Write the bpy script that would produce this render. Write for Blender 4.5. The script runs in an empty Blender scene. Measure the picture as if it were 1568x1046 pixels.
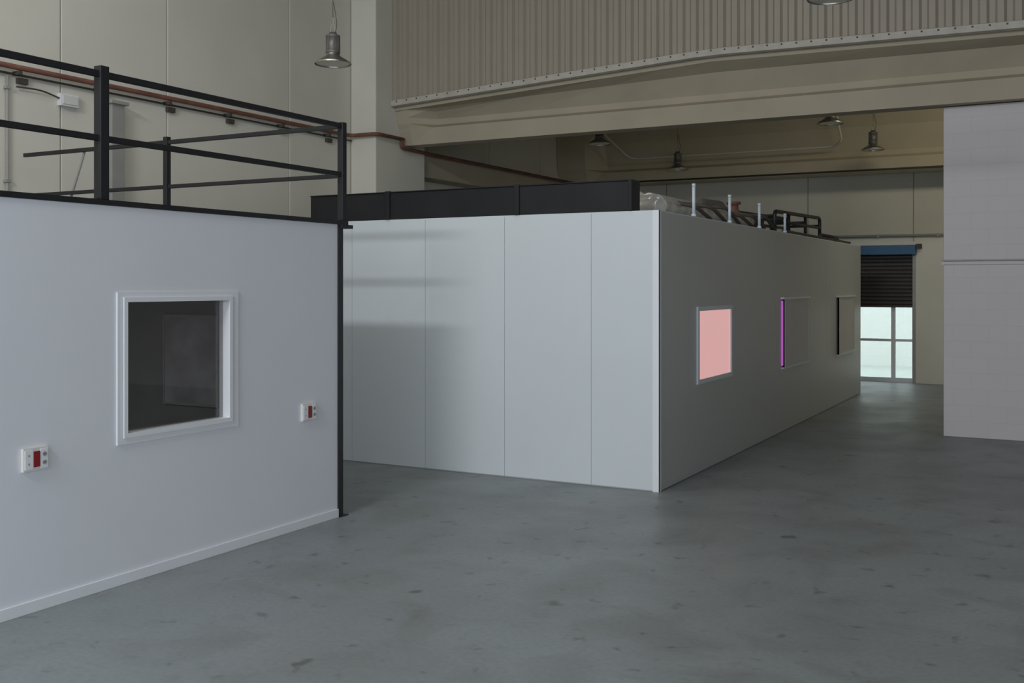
import bpy, math, random
from mathutils import Vector, Matrix
random.seed(4)
D=bpy.data; S=bpy.context.scene

# ---------------------------------------------------------------- materials
def mat(name,col,rough=.6,metal=0,var=.06,scale=3,bump=0,bscale=40,spec=.5,emit=None,es=0):
    m=D.materials.new(name); m.use_nodes=True
    n=m.node_tree.nodes; l=m.node_tree.links; p=n['Principled BSDF']
    p.inputs['Roughness'].default_value=rough; p.inputs['Metallic'].default_value=metal
    p.inputs['Specular IOR Level'].default_value=spec
    tc=n.new('ShaderNodeTexCoord'); no=n.new('ShaderNodeTexNoise')
    no.inputs['Scale'].default_value=scale; no.inputs['Detail'].default_value=5
    l.new(tc.outputs['Object'],no.inputs['Vector'])
    r=n.new('ShaderNodeValToRGB'); l.new(no.outputs['Fac'],r.inputs['Fac'])
    r.color_ramp.elements[0].position=.3; r.color_ramp.elements[1].position=.7
    r.color_ramp.elements[0].color=[c*(1-var) for c in col]+[1]
    r.color_ramp.elements[1].color=[min(1,c*(1+var)) for c in col]+[1]
    l.new(r.outputs['Color'],p.inputs['Base Color'])
    if bump:
        n2=n.new('ShaderNodeTexNoise'); n2.inputs['Scale'].default_value=bscale; n2.inputs['Detail'].default_value=3
        l.new(tc.outputs['Object'],n2.inputs['Vector'])
        b=n.new('ShaderNodeBump'); b.inputs['Strength'].default_value=bump; b.inputs['Distance'].default_value=.01
        l.new(n2.outputs['Fac'],b.inputs['Height']); l.new(b.outputs['Normal'],p.inputs['Normal'])
    if emit:
        p.inputs['Emission Color'].default_value=list(emit)+[1]; p.inputs['Emission Strength'].default_value=es
    return m

def floor_mat():
    m=D.materials.new('painted_concrete_floor'); m.use_nodes=True
    n=m.node_tree.nodes; l=m.node_tree.links; p=n['Principled BSDF']
    tc=n.new('ShaderNodeTexCoord')
    def noise(s,d=6,dist=0):
        a=n.new('ShaderNodeTexNoise'); a.inputs['Scale'].default_value=s; a.inputs['Detail'].default_value=d
        a.inputs['Distortion'].default_value=dist; l.new(tc.outputs['Object'],a.inputs['Vector']); return a
    def ramp(src,e):
        r=n.new('ShaderNodeValToRGB'); l.new(src,r.inputs['Fac'])
        r.color_ramp.elements[0].position=e[0][0]; r.color_ramp.elements[0].color=list(e[0][1])+[1]
        r.color_ramp.elements[1].position=e[1][0]; r.color_ramp.elements[1].color=list(e[1][1])+[1]
        return r
    base=ramp(noise(.55).outputs['Fac'],[(.3,(.203,.223,.228)),(.7,(.245,.276,.286))])
    def mul(a,b,f):
        x=n.new('ShaderNodeMixRGB'); x.blend_type='MULTIPLY'; x.inputs['Fac'].default_value=f
        l.new(a,x.inputs[1]); l.new(b,x.inputs[2]); return x.outputs[0]
    s1=ramp(noise(1.7,9,.8).outputs['Fac'],[(.32,(.72,.69,.65)),(.52,(1,1,1))])
    s2=ramp(noise(6,10,.3).outputs['Fac'],[(.28,(.45,.42,.38)),(.37,(1,1,1))])
    s4=ramp(noise(3.1,10,1.2).outputs['Fac'],[(.62,(1,1,1)),(.72,(.82,.80,.76))])
    s3=ramp(noise(30,4).outputs['Fac'],[(.3,(.86,.86,.86)),(.6,(1,1,1))])
    c=mul(base.outputs[0],s1.outputs[0],.55); c=mul(c,s2.outputs[0],.8); c=mul(c,s3.outputs[0],.8); c=mul(c,s4.outputs[0],.6)
    l.new(c,p.inputs['Base Color'])
    rr=ramp(noise(1.2,5).outputs['Fac'],[(.3,(.38,)*3),(.7,(.52,)*3)]); l.new(rr.outputs[0],p.inputs['Roughness'])
    b=n.new('ShaderNodeBump'); b.inputs['Strength'].default_value=.12; b.inputs['Distance'].default_value=.01
    l.new(noise(14,4).outputs['Fac'],b.inputs['Height']); l.new(b.outputs['Normal'],p.inputs['Normal'])
    return m

def block_mat(name,col):
    m=D.materials.new(name); m.use_nodes=True
    n=m.node_tree.nodes; l=m.node_tree.links; p=n['Principled BSDF']; p.inputs['Roughness'].default_value=.6
    tc=n.new('ShaderNodeTexCoord'); sx=n.new('ShaderNodeSeparateXYZ'); cx=n.new('ShaderNodeCombineXYZ')
    l.new(tc.outputs['Object'],sx.inputs[0]); l.new(sx.outputs['X'],cx.inputs['X']); l.new(sx.outputs['Z'],cx.inputs['Y'])
    br=n.new('ShaderNodeTexBrick'); l.new(cx.outputs[0],br.inputs['Vector'])
    br.inputs['Scale'].default_value=1; br.inputs['Brick Width'].default_value=.4; br.inputs['Row Height'].default_value=.2
    br.inputs['Mortar Size'].default_value=.005; br.inputs['Mortar Smooth'].default_value=.4
    br.inputs['Color1'].default_value=list(col)+[1]; br.inputs['Color2'].default_value=[c*.985 for c in col]+[1]
    br.inputs['Mortar'].default_value=[c*.93 for c in col]+[1]
    l.new(br.outputs['Color'],p.inputs['Base Color'])
    b=n.new('ShaderNodeBump'); b.inputs['Strength'].default_value=.12; b.inputs['Distance'].default_value=.01; b.invert=True
    l.new(br.outputs['Fac'],b.inputs['Height']); l.new(b.outputs['Normal'],p.inputs['Normal'])
    return m

def glass_mat(name,tint,gl=.08):
    m=D.materials.new(name); m.use_nodes=True
    n=m.node_tree.nodes; l=m.node_tree.links; n.remove(n['Principled BSDF']); o=n['Material Output']
    t=n.new('ShaderNodeBsdfTransparent'); t.inputs[0].default_value=list(tint)+[1]
    g=n.new('ShaderNodeBsdfGlossy'); g.inputs['Roughness'].default_value=.02
    mx=n.new('ShaderNodeMixShader'); mx.inputs[0].default_value=gl
    l.new(t.outputs[0],mx.inputs[1]); l.new(g.outputs[0],mx.inputs[2]); l.new(mx.outputs[0],o.inputs['Surface'])
    return m

M_floor=floor_mat()
M_white=mat('white_partition_paint',(.71,.725,.77),.5,var=.015,scale=1.5,bump=.03)
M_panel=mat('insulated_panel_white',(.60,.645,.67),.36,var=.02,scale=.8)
M_panel_s=mat('insulated_panel_shaded',(.45,.46,.445),.33,var=.02,scale=.8)  # same white panel, with the side face's shade put into the colour
M_seam=mat('panel_seam',(.48,.50,.51),.6)
M_trimw=mat('white_metal_trim',(.74,.76,.79),.4,var=.01)
M_conc=mat('precast_wall_paint',(.69,.675,.595),.75,var=.035,scale=1.2,bump=.05)
M_hid=mat('unseen_wall_dark',(.30,.30,.30),.8)  # unseen walls, tone kept dark to cut bounce light
M_gap=mat('joint_dark',(.34,.32,.28),.9)  # dark tone for panel joints
M_far=mat('far_wall_paint',(.66,.65,.575),.75,var=.03,scale=1.2)
M_beam=mat('girder_concrete_paint',(.42,.372,.285),.8,var=.06,scale=1.5,bump=.08)
M_beam2=mat('girder_lit_yellow',(.55,.49,.36),.8,var=.06,scale=1.5,bump=.08)  # same girder concrete, with the warm light on it mixed into the colour
M_corr=mat('corrugated_steel_beige',(.36,.32,.26),.55,var=.03,scale=2)
M_flash=mat('flashing_strip',(.49,.46,.40),.6,var=.12,scale=5)
M_black=mat('black_painted_steel',(.014,.014,.016),.5,var=.15,scale=8)
M_blackm=mat('black_fascia_paint',(.013,.013,.015),.55,var=.2,scale=3,spec=.3)
M_rust=mat('red_oxide_pipe',(.17,.07,.05),.6,var=.3,scale=6)
M_grey=mat('grey_steel',(.33,.33,.31),.5,var=.08)
M_dk=mat('dark_cable',(.07,.06,.05),.7)
M_alu=mat('brushed_aluminium',(.62,.60,.55),.35,metal=1,var=.06,scale=12)
M_lampb=mat('lamp_body_grey',(.17,.165,.155),.45,metal=.4,var=.08)
M_lens=mat('lamp_glass',(.75,.72,.62),.2)
M_galv=mat('galvanised_duct',(.66,.65,.61),.35,metal=.6,var=.2,scale=9)
M_pvc=mat('white_pvc',(.58,.65,.71),.4)
M_sock=mat('socket_plastic',(.70,.69,.66),.4)
M_red=mat('socket_red',(.25,.015,.02),.4)
M_dark=mat('dark_plastic',(.05,.04,.04),.5)
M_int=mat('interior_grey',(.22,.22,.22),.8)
M_board=mat('reflection_board',(.36,.36,.37),.7,var=.25,scale=4)  # pale tone imitating a reflection in the window pane
M_pink=mat('pink_lit_pane',(.27,.21,.21),.25,var=.02,emit=(.72,.39,.385),es=.82)
M_mag=mat('magenta_light_gap',(.3,.05,.3),.5,emit=(.42,.10,.46),es=.8)
M_shut=mat('window_shutter_panel',(.54,.52,.50),.5,var=.02)
M_roll=mat('roller_shutter_brown',(.05,.046,.044),.6,var=.1)
M_blue=mat('blue_header',(.02,.10,.22),.5)
M_block=block_mat('painted_block_wall',(.59,.565,.57))
M_block_out=block_mat('exterior_block_wall',(.78,.78,.75))
M_glass=glass_mat('window_glass',(.7,.7,.7),.06)
M_dglass=glass_mat('door_glass',(.9,.95,.95),.05)
M_ceil=mat('ceiling_panel',(.25,.22,.17),.8)  # ceiling darkened to reduce light bouncing through the hall
M_ground=mat('exterior_concrete',(.45,.47,.42),.9)

# ---------------------------------------------------------------- mesh builder
class B:
    def __init__(s): s.v=[]; s.f=[]; s.m=[]; s.mi=[]; s.sm=[]
    def _mi(s,m):
        if m not in s.m: s.m.append(m)
        return s.m.index(m)
    def face(s,idx,m,sm=False): s.f.append(idx); s.mi.append(s._mi(m)); s.sm.append(sm)
    def loft(s,loops,m,caps=True,sm=False,closed=True):
        base=len(s.v); k=len(loops[0])
        for lp in loops: s.v+= [tuple(p) for p in lp]
        for i in range(len(loops)-1):
            for j in range(k if closed else k-1):
                a=base+i*k+j; b=base+i*k+(j+1)%k
                s.face((a,b,b+k,a+k),m,sm)
        if caps:
            s.face(tuple(base+j for j in range(k))[::-1],m)
            s.face(tuple(base+(len(loops)-1)*k+j for j in range(k)),m)
    def box(s,x0,x1,y0,y1,z0,z1,m):
        x0,x1=min(x0,x1),max(x0,x1); y0,y1=min(y0,y1),max(y0,y1); z0,z1=min(z0,z1),max(z0,z1)
        s.loft([[(x0,y0,z),(x1,y0,z),(x1,y1,z),(x0,y1,z)] for z in (z0,z1)],m)
    def beam(s,p,q,w,h,m):
        p=Vector(p);q=Vector(q);d=(q-p).normalized()
        up=Vector((0,0,1)) if abs(d.z)<.9 else Vector((0,1,0))
        sd=d.cross(up).normalized(); up=sd.cross(d)
        c=[(-w/2,-h/2),(w/2,-h/2),(w/2,h/2),(-w/2,h/2)]
        s.loft([[o+sd*a+up*b for a,b in c] for o in (p,q)],m)
    def tube(s,pts,r,m,n=10,bend=0):
        pts=[Vector(p) for p in pts]
        if bend and len(pts)>2:
            o=[pts[0]]
            for i in range(1,len(pts)-1):
                a=(pts[i-1]-pts[i]); b=(pts[i+1]-pts[i])
                k=min(bend,a.length*.45,b.length*.45); A=pts[i]+a.normalized()*k; C=pts[i]+b.normalized()*k
                for t in [j/6 for j in range(7)]:
                    o.append(A*(1-t)**2+pts[i]*2*t*(1-t)+C*t*t)
            o.append(pts[-1]); pts=o
        loops=[]; prev=None
        for i,p in enumerate(pts):
            d=(pts[min(i+1,len(pts)-1)]-pts[max(i-1,0)]).normalized()
            if prev is None:
                u=Vector((0,0,1)) if abs(d.z)<.9 else Vector((1,0,0))
                u=(u-d*u.dot(d)).normalized()
            else: u=(prev-d*prev.dot(d)).normalized()
            prev=u; w=d.cross(u)
            rr=r(i) if callable(r) else r
            loops.append([p+u*math.cos(2*math.pi*j/n)*rr+w*math.sin(2*math.pi*j/n)*rr for j in range(n)])
        s.loft(loops,m,sm=True)
    def lathe(s,c,prof,m,n=32,caps=True):
        s.loft([[(c[0]+r*math.cos(2*math.pi*j/n),c[1]+r*math.sin(2*math.pi*j/n),c[2]+z) for j in range(n)] for r,z in prof],m,caps=caps,sm=True)
    def done(s,name,parent=None,bevel=0):
        me=D.meshes.new(name); me.from_pydata(s.v,[],s.f)
        for m in s.m: me.materials.append(m)
        for p,mi,sm in zip(me.polygons,s.mi,s.sm): p.material_index=mi; p.use_smooth=sm
        import bmesh
        bm=bmesh.new(); bm.from_mesh(me); bmesh.ops.recalc_face_normals(bm,faces=bm.faces); bm.to_mesh(me); bm.free()
        o=D.objects.new(name,me); S.collection.objects.link(o)
        if parent: o.parent=parent
        if bevel:
            b=o.modifiers.new('bevel','BEVEL'); b.width=bevel; b.segments=2; b.limit_method='ANGLE'
        return o
    def frame(s,x0,x1,y0,y1,z0,z1,w,m):   # rectangular frame in the YZ plane
        s.box(x0,x1,y0,y1,z0,z0+w,m); s.box(x0,x1,y0,y1,z1-w,z1,m)
        s.box(x0,x1,y0,y0+w,z0+w,z1-w,m); s.box(x0,x1,y1-w,y1,z0+w,z1-w,m)

LX=-10.1; RX=6.0; BY=-6.0; FY=21.5; CH=7.6; DY0,DY1=-4.6,-2.815
# ---------------------------------------------------------------- shell
b=B(); b.box(LX-.3,RX+.3,BY-.3,FY+.3,-.2,0,M_floor); b.done('floor')

b=B(); b.box(LX-.3,LX-.03,BY,FY,0,CH,M_gap)
seams=[BY,-3.2,-1,1.2,3.5,5.7,7.89,9.45,11.76,13.21,15.4,17.6,19.8,FY]
for a,c in zip(seams,seams[1:]):
    b.box(LX-.04,LX,a+.009,c-.009,0,CH,M_conc)
b.done('wall_left',bevel=.006)

b=B()
b.box(LX-.3,DY0,FY,FY+.3,0,CH,M_far); b.box(DY1,RX+.3,FY,FY+.3,0,CH,M_far); b.box(DY0,DY1,FY,FY+.3,2.52,CH,M_far)
for x in (-7.9,-4.87,-2.85): b.box(x-.01,x+.01,FY-.004,FY,2.75,CH,M_gap)
b.done('wall_far')
b=B(); b.box(RX,RX+.3,BY,FY,0,CH,M_hid); b.done('wall_right')
b=B(); b.box(LX-.3,RX+.3,BY-.3,BY,0,CH,M_hid); b.done('wall_back')
b=B(); b.box(LX-.3,RX+.3,BY-.3,FY+.3,CH,CH+.2,M_ceil)
b.box(LX,RX,14.0,FY,5.75,5.85,M_ceil); b.done('ceiling')

b=B(); b.box(-1.52,RX,14.13,14.33,0,4.14,M_block); b.done('wall_block_divider',bevel=.01)
b=B(); b.box(-1.54,RX,14.085,14.128,2.205,2.222,M_grey); b.box(-1.54,RX,14.11,14.128,2.16,2.2,M_block)
b.done('trim_1')

b=B(); b.box(LX+.002,-9.62,13.21,14.6,0,CH-.01,M_conc); b.done('concrete_column',bevel=.02)

# girders
def girder(name,cy,zt,zb,x0,m,hb):
    def sec(x,t,block):
        f=[( .25,zb),(.25,zb+.26),(.06,zb+.33),(.06,zb+.42),(.24,(zb+.4+t)/2+.06),(.47,t-.06),(.48,t)]
        if block: f=[(.25,zb),(.36,zb+.26),(.40,zb+.33),(.42,zb+.42),(.45,(zb+.4+t)/2+.06),(.47,t-.06),(.48,t)]
        g=[(hb,zb),(hb,zb+.26),(.04,zb+.33),(.04,zb+.42),(.12,(zb+.4+t)/2+.06),(.3,t-.06),(.3,t)]
        return [(x,cy-a,z) for a,z in f]+[(x,cy+a,z) for a,z in reversed(g)]
    b=B(); L=[]
    L.append(sec(x0,zt(x0),True)); L.append(sec(-9.42,zt(-9.42),True)); L.append(sec(-9.05,zt(-9.05),False))
    for x in (-7.5,-6,-5,-4.4,-3.6,-2,-.6,2): L.append(sec(x,zt(x),False))
    L.append(sec(RX-.01,zt(RX),False))
    b.loft(L,m); return b.done(name)
def zt(x):
    if x<-4.4: return 4.74+(x+9.62)/(9.62-4.4)*.26
    return 5.0-(x+4.4)*.02
girder('concrete_girder',14.2,zt,4.15,-9.615,M_beam,.0401)
girder('concrete_girder.001',21.0,lambda x:5.3,4.07,LX+.01,M_beam2,.25)

b=B(); pitch=.19; x=-9.61; pts=[]
while x<RX:
    for dx,dy in ((0,0),(.07,0),(.10,.04),(.16,.04)): pts.append((x+dx,13.66+dy))
    x+=pitch
pts=[p for p in pts if p[0]<RX-.01]
b.loft([[(px,py,zt(px)+.05) for px,py in pts],[(px,py,CH-.01) for px,py in pts]],M_corr,caps=False,closed=False)
b.done('corrugated_sheet_cladding')
b=B(); xs=[-9.61,-9,-7,-5.5,-4.6,-4.2,-3,-1,2,RX-.01]
b.loft([[(q,13.60,zt(q)),(q,13.60,zt(q)+.085),(q,13.65,zt(q)+.10),(q,13.715,zt(q)+.10),(q,13.715,zt(q)),(q,13.66,zt(q)-.012)] for q in xs],M_flash)
q=-9.5
while q<RX-.1:
    b.box(q-.010,q+.010,13.594,13.602,zt(q)+.05,zt(q)+.07,M_dk); q+=.19
b.done('trim_2')

b=B(); b.box(LX+.002,-9.7,14.62,20.45,3.72,4.15,M_beam); b.done('concrete_ledge_beam',bevel=.02)

# ---------------------------------------------------------------- partition room (left)
PX=-5.35; PE=6.82; PS=-1.5; PB=-9.3; PH=2.40; t=.08
wy0,wy1,wz0,wz1=4.63,5.60,.925,1.825
b=B()
b.box(PX-t,PX,PS,wy0,0,PH,M_white); b.box(PX-t,PX,wy1,PE,0,PH,M_white)
b.box(PX-t,PX,wy0,wy1,0,wz0,M_white); b.box(PX-t,PX,wy0,wy1,wz1,PH,M_white)
b.box(PB,PX-t,PE-t,PE,0,PH,M_white); b.box(PB,PX-t,PS,PS+t,0,PH,M_white); b.box(PB,PB+t,PS+t,PE-t,0,PH,M_white)
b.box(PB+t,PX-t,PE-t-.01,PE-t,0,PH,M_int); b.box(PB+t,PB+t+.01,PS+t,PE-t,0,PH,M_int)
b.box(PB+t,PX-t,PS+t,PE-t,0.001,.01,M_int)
b.box(PB-.05,PX+.012,PS-.05,PE+.13,PH,PH+.035,M_black)
b.done('wall_partition')
b=B(); b.box(PX,PX+.015,PS,PE,0,.07,M_trimw); b.done('baseboard_partition',bevel=.003)
b=B()
b.frame(PX+.001,PX+.012,4.587,5.663,.887,1.856,.04,M_trimw)
b.frame(PX-t,PX+.022,wy0+.002,wy1-.002,wz0+.002,wz1-.002,.03,M_trimw)
b.box(PX-.05,PX-.044,wy0+.03,wy1-.03,wz0+.03,wz1-.03,M_glass)
b.done('window_1')
b=B(); yb=PE-t-.012
b.box(-7.2,-6.58,yb-.02,yb,.86,1.62,M_board)  # invented board, stands in for the pale rectangle reflected in the glass
b.box(-7.22,-7.2,yb-.025,yb,.84,1.64,M_grey); b.box(-6.58,-6.56,yb-.025,yb,.84,1.64,M_grey)
b.box(-7.2,-6.58,yb-.025,yb,.84,.86,M_grey); b.box(-7.2,-6.58,yb-.025,yb,1.62,1.64,M_grey)
b.done('reflection_board')
b=B(); b.box(PX-.05,PX+.012,PE+.001,PE+.06,0,PH-.001,M_black); b.box(PX-.08,PX+.03,PE+.001,PE+.11,0,.008,M_black)
b.box(PX-.05,PX+.03,PE+.02,PE+.17,PH-.03,PH-.001,M_black); b.done('steel_corner_post')

def socket(name,y,z,w=.165,h=.135):
    b=B(); X=PX+.001
    b.box(X,X+.022,y,y+w,z,z+h,M_sock)
    cx=X+.022
    b.box(cx,cx+.005,y+.008,y+w*.36,z+.012,z+h-.012,M_trimw)
    b.box(cx,cx+.007,y+w*.40,y+w*.63,z+.022,z+h-.022,M_red)
    b.box(cx,cx+.005,y+w*.67,y+w-.008,z+.012,z+h-.012,M_trimw)
    for k in (0,1):
        zc=z+h*(.32+.36*k); yc=y+w*.82
        b.tube([(cx+.004,yc,zc),(cx+.007,yc,zc)],.014,M_grey,14)
        b.tube([(cx+.006,yc-.006,zc),(cx+.0085,yc-.006,zc)],.003,M_dark,8); b.tube([(cx+.006,yc+.006,zc),(cx+.0085,yc+.006,zc)],.003,M_dark,8)
        b.box(cx+.004,cx+.0065,y+w*.16,y+w*.22,zc-.006,zc+.006,M_grey)
    b.done(name)
socket('wall_socket',3.912,.824); socket('wall_socket.001',6.36,.837)

# railing
b=B(); rz=3.22; RXp=PX-.01; RY=6.93; deck=PH+.036
def post(x,y,w,top=3.25): b.box(x-w/2,x+w/2,y-w/2,y+w/2,deck,top,M_black); b.box(x-.05,x+.02,y-.05,y+.02,deck,deck+.008,M_black)
post(RXp-.02,4.50,.065,3.27); post(RXp-.02,RY-.01,.055,3.25); post(-7.41,RY,.05,3.27); post(RXp-.02,1.6,.06); post(RXp-.02,-1.3,.06)
b.beam((RXp-.02,-1.4,rz),(RXp-.02,RY,rz),.035,.04,M_black)
b.beam((RXp-.02,-1.4,2.82),(RXp-.02,RY,2.82),.03,.038,M_black)
b.beam((RXp,RY,rz),(-9.42,RY,rz),.035,.038,M_black)
b.beam((RXp,RY,2.81),(-9.25,RY,2.81),.03,.035,M_black)
b.tube([(-8.55,RY+.03,3.24),(-8.9,RY+.03,2.45)],.013,M_grey)
b.done('steel_railing',bevel=.003)

# ---------------------------------------------------------------- panel box room
AX=-3.40; AY=9.05; EX=-9.6; EY=19.03; BH=2.58
b=B()
b.box(EX,AX-.012,AY+.012,EY,0,BH-.005,M_seam)
xs=[AX-.0,-4.08,-5.02,-5.96,-6.90,-7.84,-8.78,EX]
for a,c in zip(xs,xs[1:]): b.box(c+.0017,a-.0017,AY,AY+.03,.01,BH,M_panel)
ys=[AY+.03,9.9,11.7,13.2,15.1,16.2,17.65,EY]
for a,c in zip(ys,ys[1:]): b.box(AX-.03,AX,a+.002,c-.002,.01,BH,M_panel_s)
b.box(EX,AX,AY,EY,BH,BH+.012,M_panel)
b.box(AX-.06,AX+.006,AY-.006,AY,0,BH+.012,M_trimw); b.box(AX,AX+.006,AY-.006,AY+.05,0,BH+.012,M_panel)
b.done('wall_panel_room')
AX2=AX+.001
b=B()
b.frame(AX2,AX2+.02,10.11,11.29,.90,1.685,.045,M_panel); b.box(AX2,AX2+.006,10.155,11.245,.945,1.64,M_pink); b.done('window_2')
def shutterwin(name,y0,y1,z0,z1,edge,ew):
    b=B(); d=.03
    b.box(AX2,AX2+d,y0+ew,y1,z0,z1,M_shut)                     # closed shutter leaf
    b.frame(AX2,AX2+d+.006,y0+ew,y1,z0,z1,.03,M_panel_s)
    b.box(AX2,AX2+.012,y0,y0+ew,z0+.02,z1-.02,edge)            # lit / dark gap at the hinge
    b.box(AX2,AX2+d+.02,y0-.04,y1+.05,z1,z1+.025,M_trimw); b.box(AX2,AX2+d+.01,y0-.02,y1+.03,z0-.02,z0,M_panel)
    b.done(name)
shutterwin('window_3',13.5,14.9,.84,1.72,M_mag,.055)
shutterwin('window_4',16.98,18.3,.80,1.71,M_dark,.05)

b=B(); z0,z1=BH+.013,2.875
b.box(-7.47,-3.70,AY,AY+.19,z0,z1,M_blackm)
b.box(-7.47,-3.70,AY-.012,AY+.2,z1,z1+.012,M_blackm)
for x in (-6.42,-4.87): b.box(x-.04,x+.02,AY-.018,AY+.2,z0,z1+.018,M_blackm)
b.box(-3.70,-3.665,AY-.012,AY+.2,z0,z1+.012,M_blackm)
b.done('black_roof_duct',bevel=.004)

# ---------------------------------------------------------------- roof services
R=BH+.013
b=B()
def ribbed(p,q,r):
    n=40; P=[Vector(p).lerp(Vector(q),i/n) for i in range(n+1)]
    b.tube(P,lambda i:r*(1+.06*(i%2)),M_galv,16)
ribbed((-4.6,10.6,R+.14),(-3.76,9.95,R+.13),.10)
ribbed((-3.78,9.95,R+.12),(-3.74,13.2,R+.12),.085)
ribbed((-4.3,10.2,R+.12),(-3.62,9.7,R+.09),.07)
ribbed((-4.1,10.6,R+.24),(-3.95,12.4,R+.2),.07)
b.tube([(-6.5,11.4,R+.16),(-4.4,11.4,R+.16),(-4.2,13.5,R+.16)],.13,M_galv,16,bend=.3)
b.tube([(-4.0,12.0,R+.02),(-4.0,12.0,R+.30),(-3.9,12.6,R+.30),(-3.9,12.6,R+.0)],.05,M_lampb,12,bend=.1)
b.lathe((-3.85,12.9,R),[(.10,0),(.10,.22),(.06,.27),(.06,.32),(.09,.33),(.09,.36)],M_rust,18)
b.box(-4.1,-3.65,13.2,13.6,R,R+.16,M_dk)
b.box(-4.6,-4.2,14.6,15.4,R,R+.2,M_grey)
for k in range(6):
    y=10.4+k*.55; b.tube([(-3.95,y,R+.22),(-3.56,y+.15,R+.14+.03*(k%3)),(-3.54,y+.6,R+.03)],.022,M_dk,8,bend=.1)
b.tube([(-6.2,13.4,R+.02),(-6.2,13.4,R+.55),(-5.6,13.2,R+.72),(-4.9,12.8,R+.42),(-4.5,12.6,R+.28)],.035,M_flash,10,bend=.2)
b.tube([(-6.6,14.2,R+.02),(-6.6,14.2,R+.5),(-5.4,14.0,R+.5),(-4.8,13.9,R+.3)],.03,M_grey,10,bend=.2)
b.done('ventilation_ductwork')
for i,(y,h) in enumerate(((10.15,2.92),(11.38,2.90),(12.6,2.89),(13.85,2.84))):
    b=B(); b.tube([(-3.44,y,R),(-3.44,y,h)],.017,M_pvc,14); b.tube([(-3.44,y,R),(-3.44,y,R+.03)],.026,M_pvc,14)
    b.tube([(-3.44,y,h-.02),(-3.44,y,h+.01)],.02,M_pvc,14); b.done('vent_pipe' if i==0 else 'vent_pipe.%03d'%i)
b=B()
for x in (-3.55,-4.05):
    b.tube([(x,13.75,R),(x,13.75,2.88),(x,16.45,2.94),(x,16.45,R)],.026,M_black,10,bend=.08)
    b.tube([(x,13.75,2.75),(x,16.45,2.79)],.022,M_black,10)
    for y in (14.5,15.5): b.tube([(x,y,R),(x,y,2.90)],.024,M_black,10)
for y in (13.75,14.5,15.5,16.45): b.tube([(-3.55,y,2.82),(-4.05,y,2.82)],.02,M_black,8)
b.tube([(-3.5,16.3,R+.08),(-3.5,17.6,R+.08),(-3.6,17.8,R+.03)],.03,M_black,10,bend=.1)
b.tube([(-3.5,14.0,R+.04),(-3.5,18.6,R+.04)],.018,M_dk,8)
b.done('roof_pipe_rack')

# ---------------------------------------------------------------- left wall services
b=B()
b.tube([(LX+.08,BY+.01,4.24),(LX+.08,13.12,4.24),(-9.54,13.12,4.24),(-9.54,13.85,4.24)],.03,M_rust,12,bend=.12)
b.tube([(-9.54,13.8,4.24),(-9.54,13.8,4.10),(-9.6,14.8,4.10),(-9.6,20.4,4.10)],.03,M_rust,12,bend=.06)
b.tube([(LX+.04,BY+.01,4.17),(LX+.04,13.17,4.17)],.012,M_dk,8)
y=5.2
while y<13: 
    b.box(LX+.002,LX+.12,y-.02,y+.02,4.16,4.2,M_dk); b.box(LX+.002,LX+.05,y+.02,y+.14,4.08,4.14,M_dk); y+=1.05
b.done('sprinkler_pipe')
b=B(); b.box(LX+.001,LX+.07,7.84,8.08,3.92,4.06,M_trimw); b.box(LX+.07,LX+.08,7.86,8.06,3.94,4.04,M_sock)
b.tube([(LX+.04,7.84,4.0),(LX+.05,7.6,4.05),(LX+.04,7.3,4.04)],.01,M_dk,8,bend=.1); b.done('emergency_light',bevel=.005)
b=B(); b.box(LX+.002,LX+.14,8.48,8.66,0,4.06,M_grey); b.box(LX+.002,LX+.18,8.44,8.70,4.03,4.07,M_grey); b.done('cable_riser',bevel=.006)
b=B(); b.tube([(LX+.03,7.2,4.14),(LX+.03,7.2,0)],.018,M_grey,10)
for z in (1,2,3,4): b.box(LX+.002,LX+.055,7.17,7.23,z,z+.03,M_grey)
b.done('cable_conduit')
b=B(); b.tube([(-9.3,21.465,2.87),(RX-.05,21.465,2.87)],.025,M_grey,10)
x=-9
while x<5.8: b.box(x-.02,x+.02,21.44,FY-.006,2.84,2.9,M_grey); x+=1.1
b.done('electrical_trunking')
b=B(); b.tube([(LX+.02,20.72,4.10),(RX-.02,20.72,4.10)],.018,M_dk,8)
b.done('girder_cable')
b=B(); b.tube([(-8.9,20.15,5.2),(-8.75,20.35,4.98),(-8.4,20.66,4.58),(-4.2,20.66,4.58),(-4.0,20.48,4.65),(-4.05,20.15,5.2),(-4.05,20.15,5.74)],.02,M_conc,10,bend=.15)
b.done('ceiling_conduit')

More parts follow.
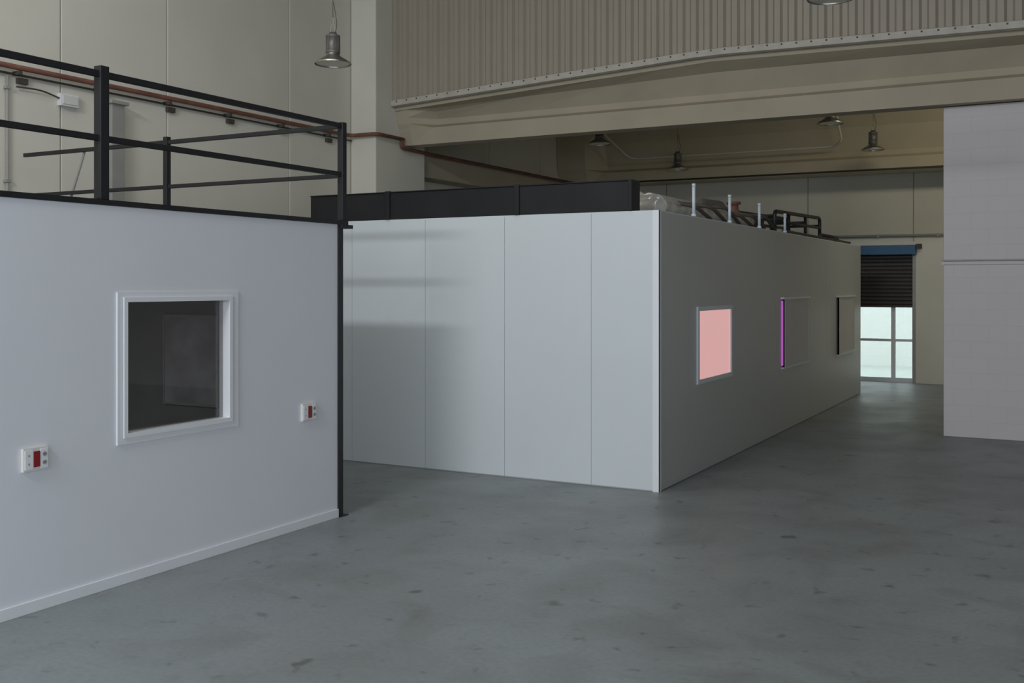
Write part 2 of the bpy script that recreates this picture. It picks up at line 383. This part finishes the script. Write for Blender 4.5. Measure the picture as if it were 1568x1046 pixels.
# ---------------------------------------------------------------- pendants
def lamp(name,x,y,z,top,sc=1):
    b=B(); c=(x,y,z)
    P=[(.205,0),(.21,.006),(.19,.03),(.13,.065),(.085,.095),(.075,.12)]
    b.lathe(c,[(r*sc,h*sc) for r,h in P],M_alu,36,caps=False)
    b.lathe(c,[(.19*sc,.012*sc),(.185*sc,.016*sc)],M_lens,36)
    b.lathe(c,[(r*sc,h*sc) for r,h in [(.06,.115),(.082,.125),(.082,.15),(.074,.155),(.074,.30),(.082,.305),(.082,.325),(.05,.335),(.04,.36)]],M_lampb,28)
    for k in range(8):
        a=k*math.pi/4; b.box(x+math.cos(a)*.076*sc-.004,x+math.cos(a)*.076*sc+.004,y+math.sin(a)*.076*sc-.004,y+math.sin(a)*.076*sc+.004,z+.155*sc,z+.3*sc,M_lampb)
    b.tube([(x-.03,y,z+.34*sc),(x-.03,y,z+.42*sc),(x,y,z+.46*sc),(x+.03,y,z+.42*sc),(x+.03,y,z+.34*sc)],.006,M_grey,8,bend=.02)
    b.tube([(x,y,z+.44*sc),(x+.018,y,z+.49*sc),(x,y,z+.53*sc)],.006,M_grey,8,bend=.02)
    b.tube([(x,y,z+.52*sc),(x,y,top)],.004,M_lampb,6)
    b.tube([(x+.03,y,z+.33*sc),(x+.06,y,z+.45*sc),(x+.01,y,z+.7*sc)],.004,M_dk,6,bend=.05)
    b.box(x-.05,x+.05,y-.05,y+.05,top-.03,top-.001,M_grey)
    b.done(name)
lamp('pendant_lamp',-7.43,9.39,4.40,CH)
lamp('pendant_lamp.001',-1.93,9.40,4.42,CH)
lamp('pendant_lamp.002',-7.62,17.26,4.44,5.75)
lamp('pendant_lamp.003',-3.54,17.2,4.50,5.75)
lamp('pendant_lamp.004',-7.15,20.1,4.24,5.75)
lamp('pendant_lamp.005',-3.37,20.1,4.40,5.75)

# ---------------------------------------------------------------- far door with roller shutter
b=B(); y=FY+.002
b.box(DY1-.06,DY1-.001,y+.0,y+.12,0,2.51,M_trimw); b.box(DY0+.001,DY0+.06,y+.0,y+.12,0,2.51,M_trimw)
b.box(-3.27,-3.19,y+.03,y+.10,.09,2.3,M_trimw)
b.box(DY0+.06,DY1-.06,y+.03,y+.1,0,.09,M_trimw)
b.box(DY0+.06,-3.27,y+.03,y+.1,.80,.85,M_trimw); b.box(-3.19,DY1-.06,y+.03,y+.1,.80,.85,M_trimw)
b.box(DY0+.06,DY1-.06,y+.03,y+.1,2.3,2.51,M_trimw)
b.box(DY0+.06,DY1-.06,y+.06,y+.068,.09,2.3,M_dglass)
b.done('door_1')
b=B(); z=1.52; y=FY-.003
while z<2.45:
    b.loft([[(xx,y-.02,z),(xx,y-.04,z+.02),(xx,y-.04,z+.055),(xx,y-.02,z+.075),(xx,y-.01,z+.04)] for xx in (DY0,DY1-.05)],M_roll); z+=.075
b.box(DY0,DY1-.05,y-.045,y-.01,1.47,1.52,M_roll)
b.box(DY0-.1,DY1+.02,y-.24,y,2.50,2.68,M_blue)
b.box(DY1-.045,DY1+.0,y-.06,y-.0,0,2.5,M_grey); b.box(DY1+.02,DY1+.12,y-.14,y,2.62,2.70,M_dk)
b.done('roller_shutter')
b=B(); b.box(-12,4,FY+4.5,FY+4.7,-.1,3.2,M_block_out); b.done('exterior_block_wall')
b=B(); b.box(-12,4,FY+.3,FY+4.5,-.2,-.02,M_ground); b.done('exterior_ground')

# glazing behind the camera
b=B()
for i in range(7):
    x=-5+8.*i/6; b.box(x-.04,x+.04,BY+.001,BY+.08,.4,5.2,M_grey)
for z in (.4,5.2,2.8): b.box(-5,3,BY+.001,BY+.07,z-.03,z+.03,M_grey)
b.done('window_5')

# ---------------------------------------------------------------- lights
def area(name,loc,rot,sx,sy,p,col):
    l=D.lights.new(name,'AREA'); l.shape='RECTANGLE'; l.size=sx; l.size_y=sy; l.energy=p; l.color=col
    o=D.objects.new(name,l); o.location=loc; o.rotation_euler=[math.radians(a) for a in rot]; S.collection.objects.link(o); return o
area('daylight_back',(-1.0,BY+.12,2.8),(90,0,0),8,4.8,290,(.86,.93,1))
area('daylight_right',(RX-.1,-3.4,3.7),(90,0,90),5,4,430,(.86,.93,1))
area('roof_light_back',(-4.2,-4.0,7.35),(62,0,0),3.2,.45,500,(.93,.96,1))
area('skylight_hall',(-6,5,CH-.05),(0,0,0),5,6,115,(1,.975,.91))
area('rear_girder_fill',(.5,17.2,5.7),(40,0,0),6,.8,120,(1,.92,.72))  # added warm fill, tilted to brighten the rear girder; no skylight opening
area('daylight_rear_side',(RX-.1,17.8,3),(90,0,90),4,3,10,(1,.95,.85))
area('partition_room_fill',(-7.3,3.6,2.36),(0,0,0),1.2,.6,38,(1,1,1))  # added fill to lift the dark interior behind the window, no fixture
w=D.worlds.new('World'); S.world=w; w.use_nodes=True
w.node_tree.nodes['Background'].inputs[0].default_value=(.85,.91,1,1); w.node_tree.nodes['Background'].inputs[1].default_value=3.4

# ---------------------------------------------------------------- camera
c=D.cameras.new('camera'); c.sensor_width=36; c.lens=36*1597/1568; c.shift_y=-86/1568
co=D.objects.new('camera',c); co.location=(0,0,1.9); co.rotation_euler=(math.radians(90),0,math.radians(28.61)); S.collection.objects.link(co); S.camera=co
S.view_settings.view_transform='Standard'; S.view_settings.look='None'; S.view_settings.exposure=0
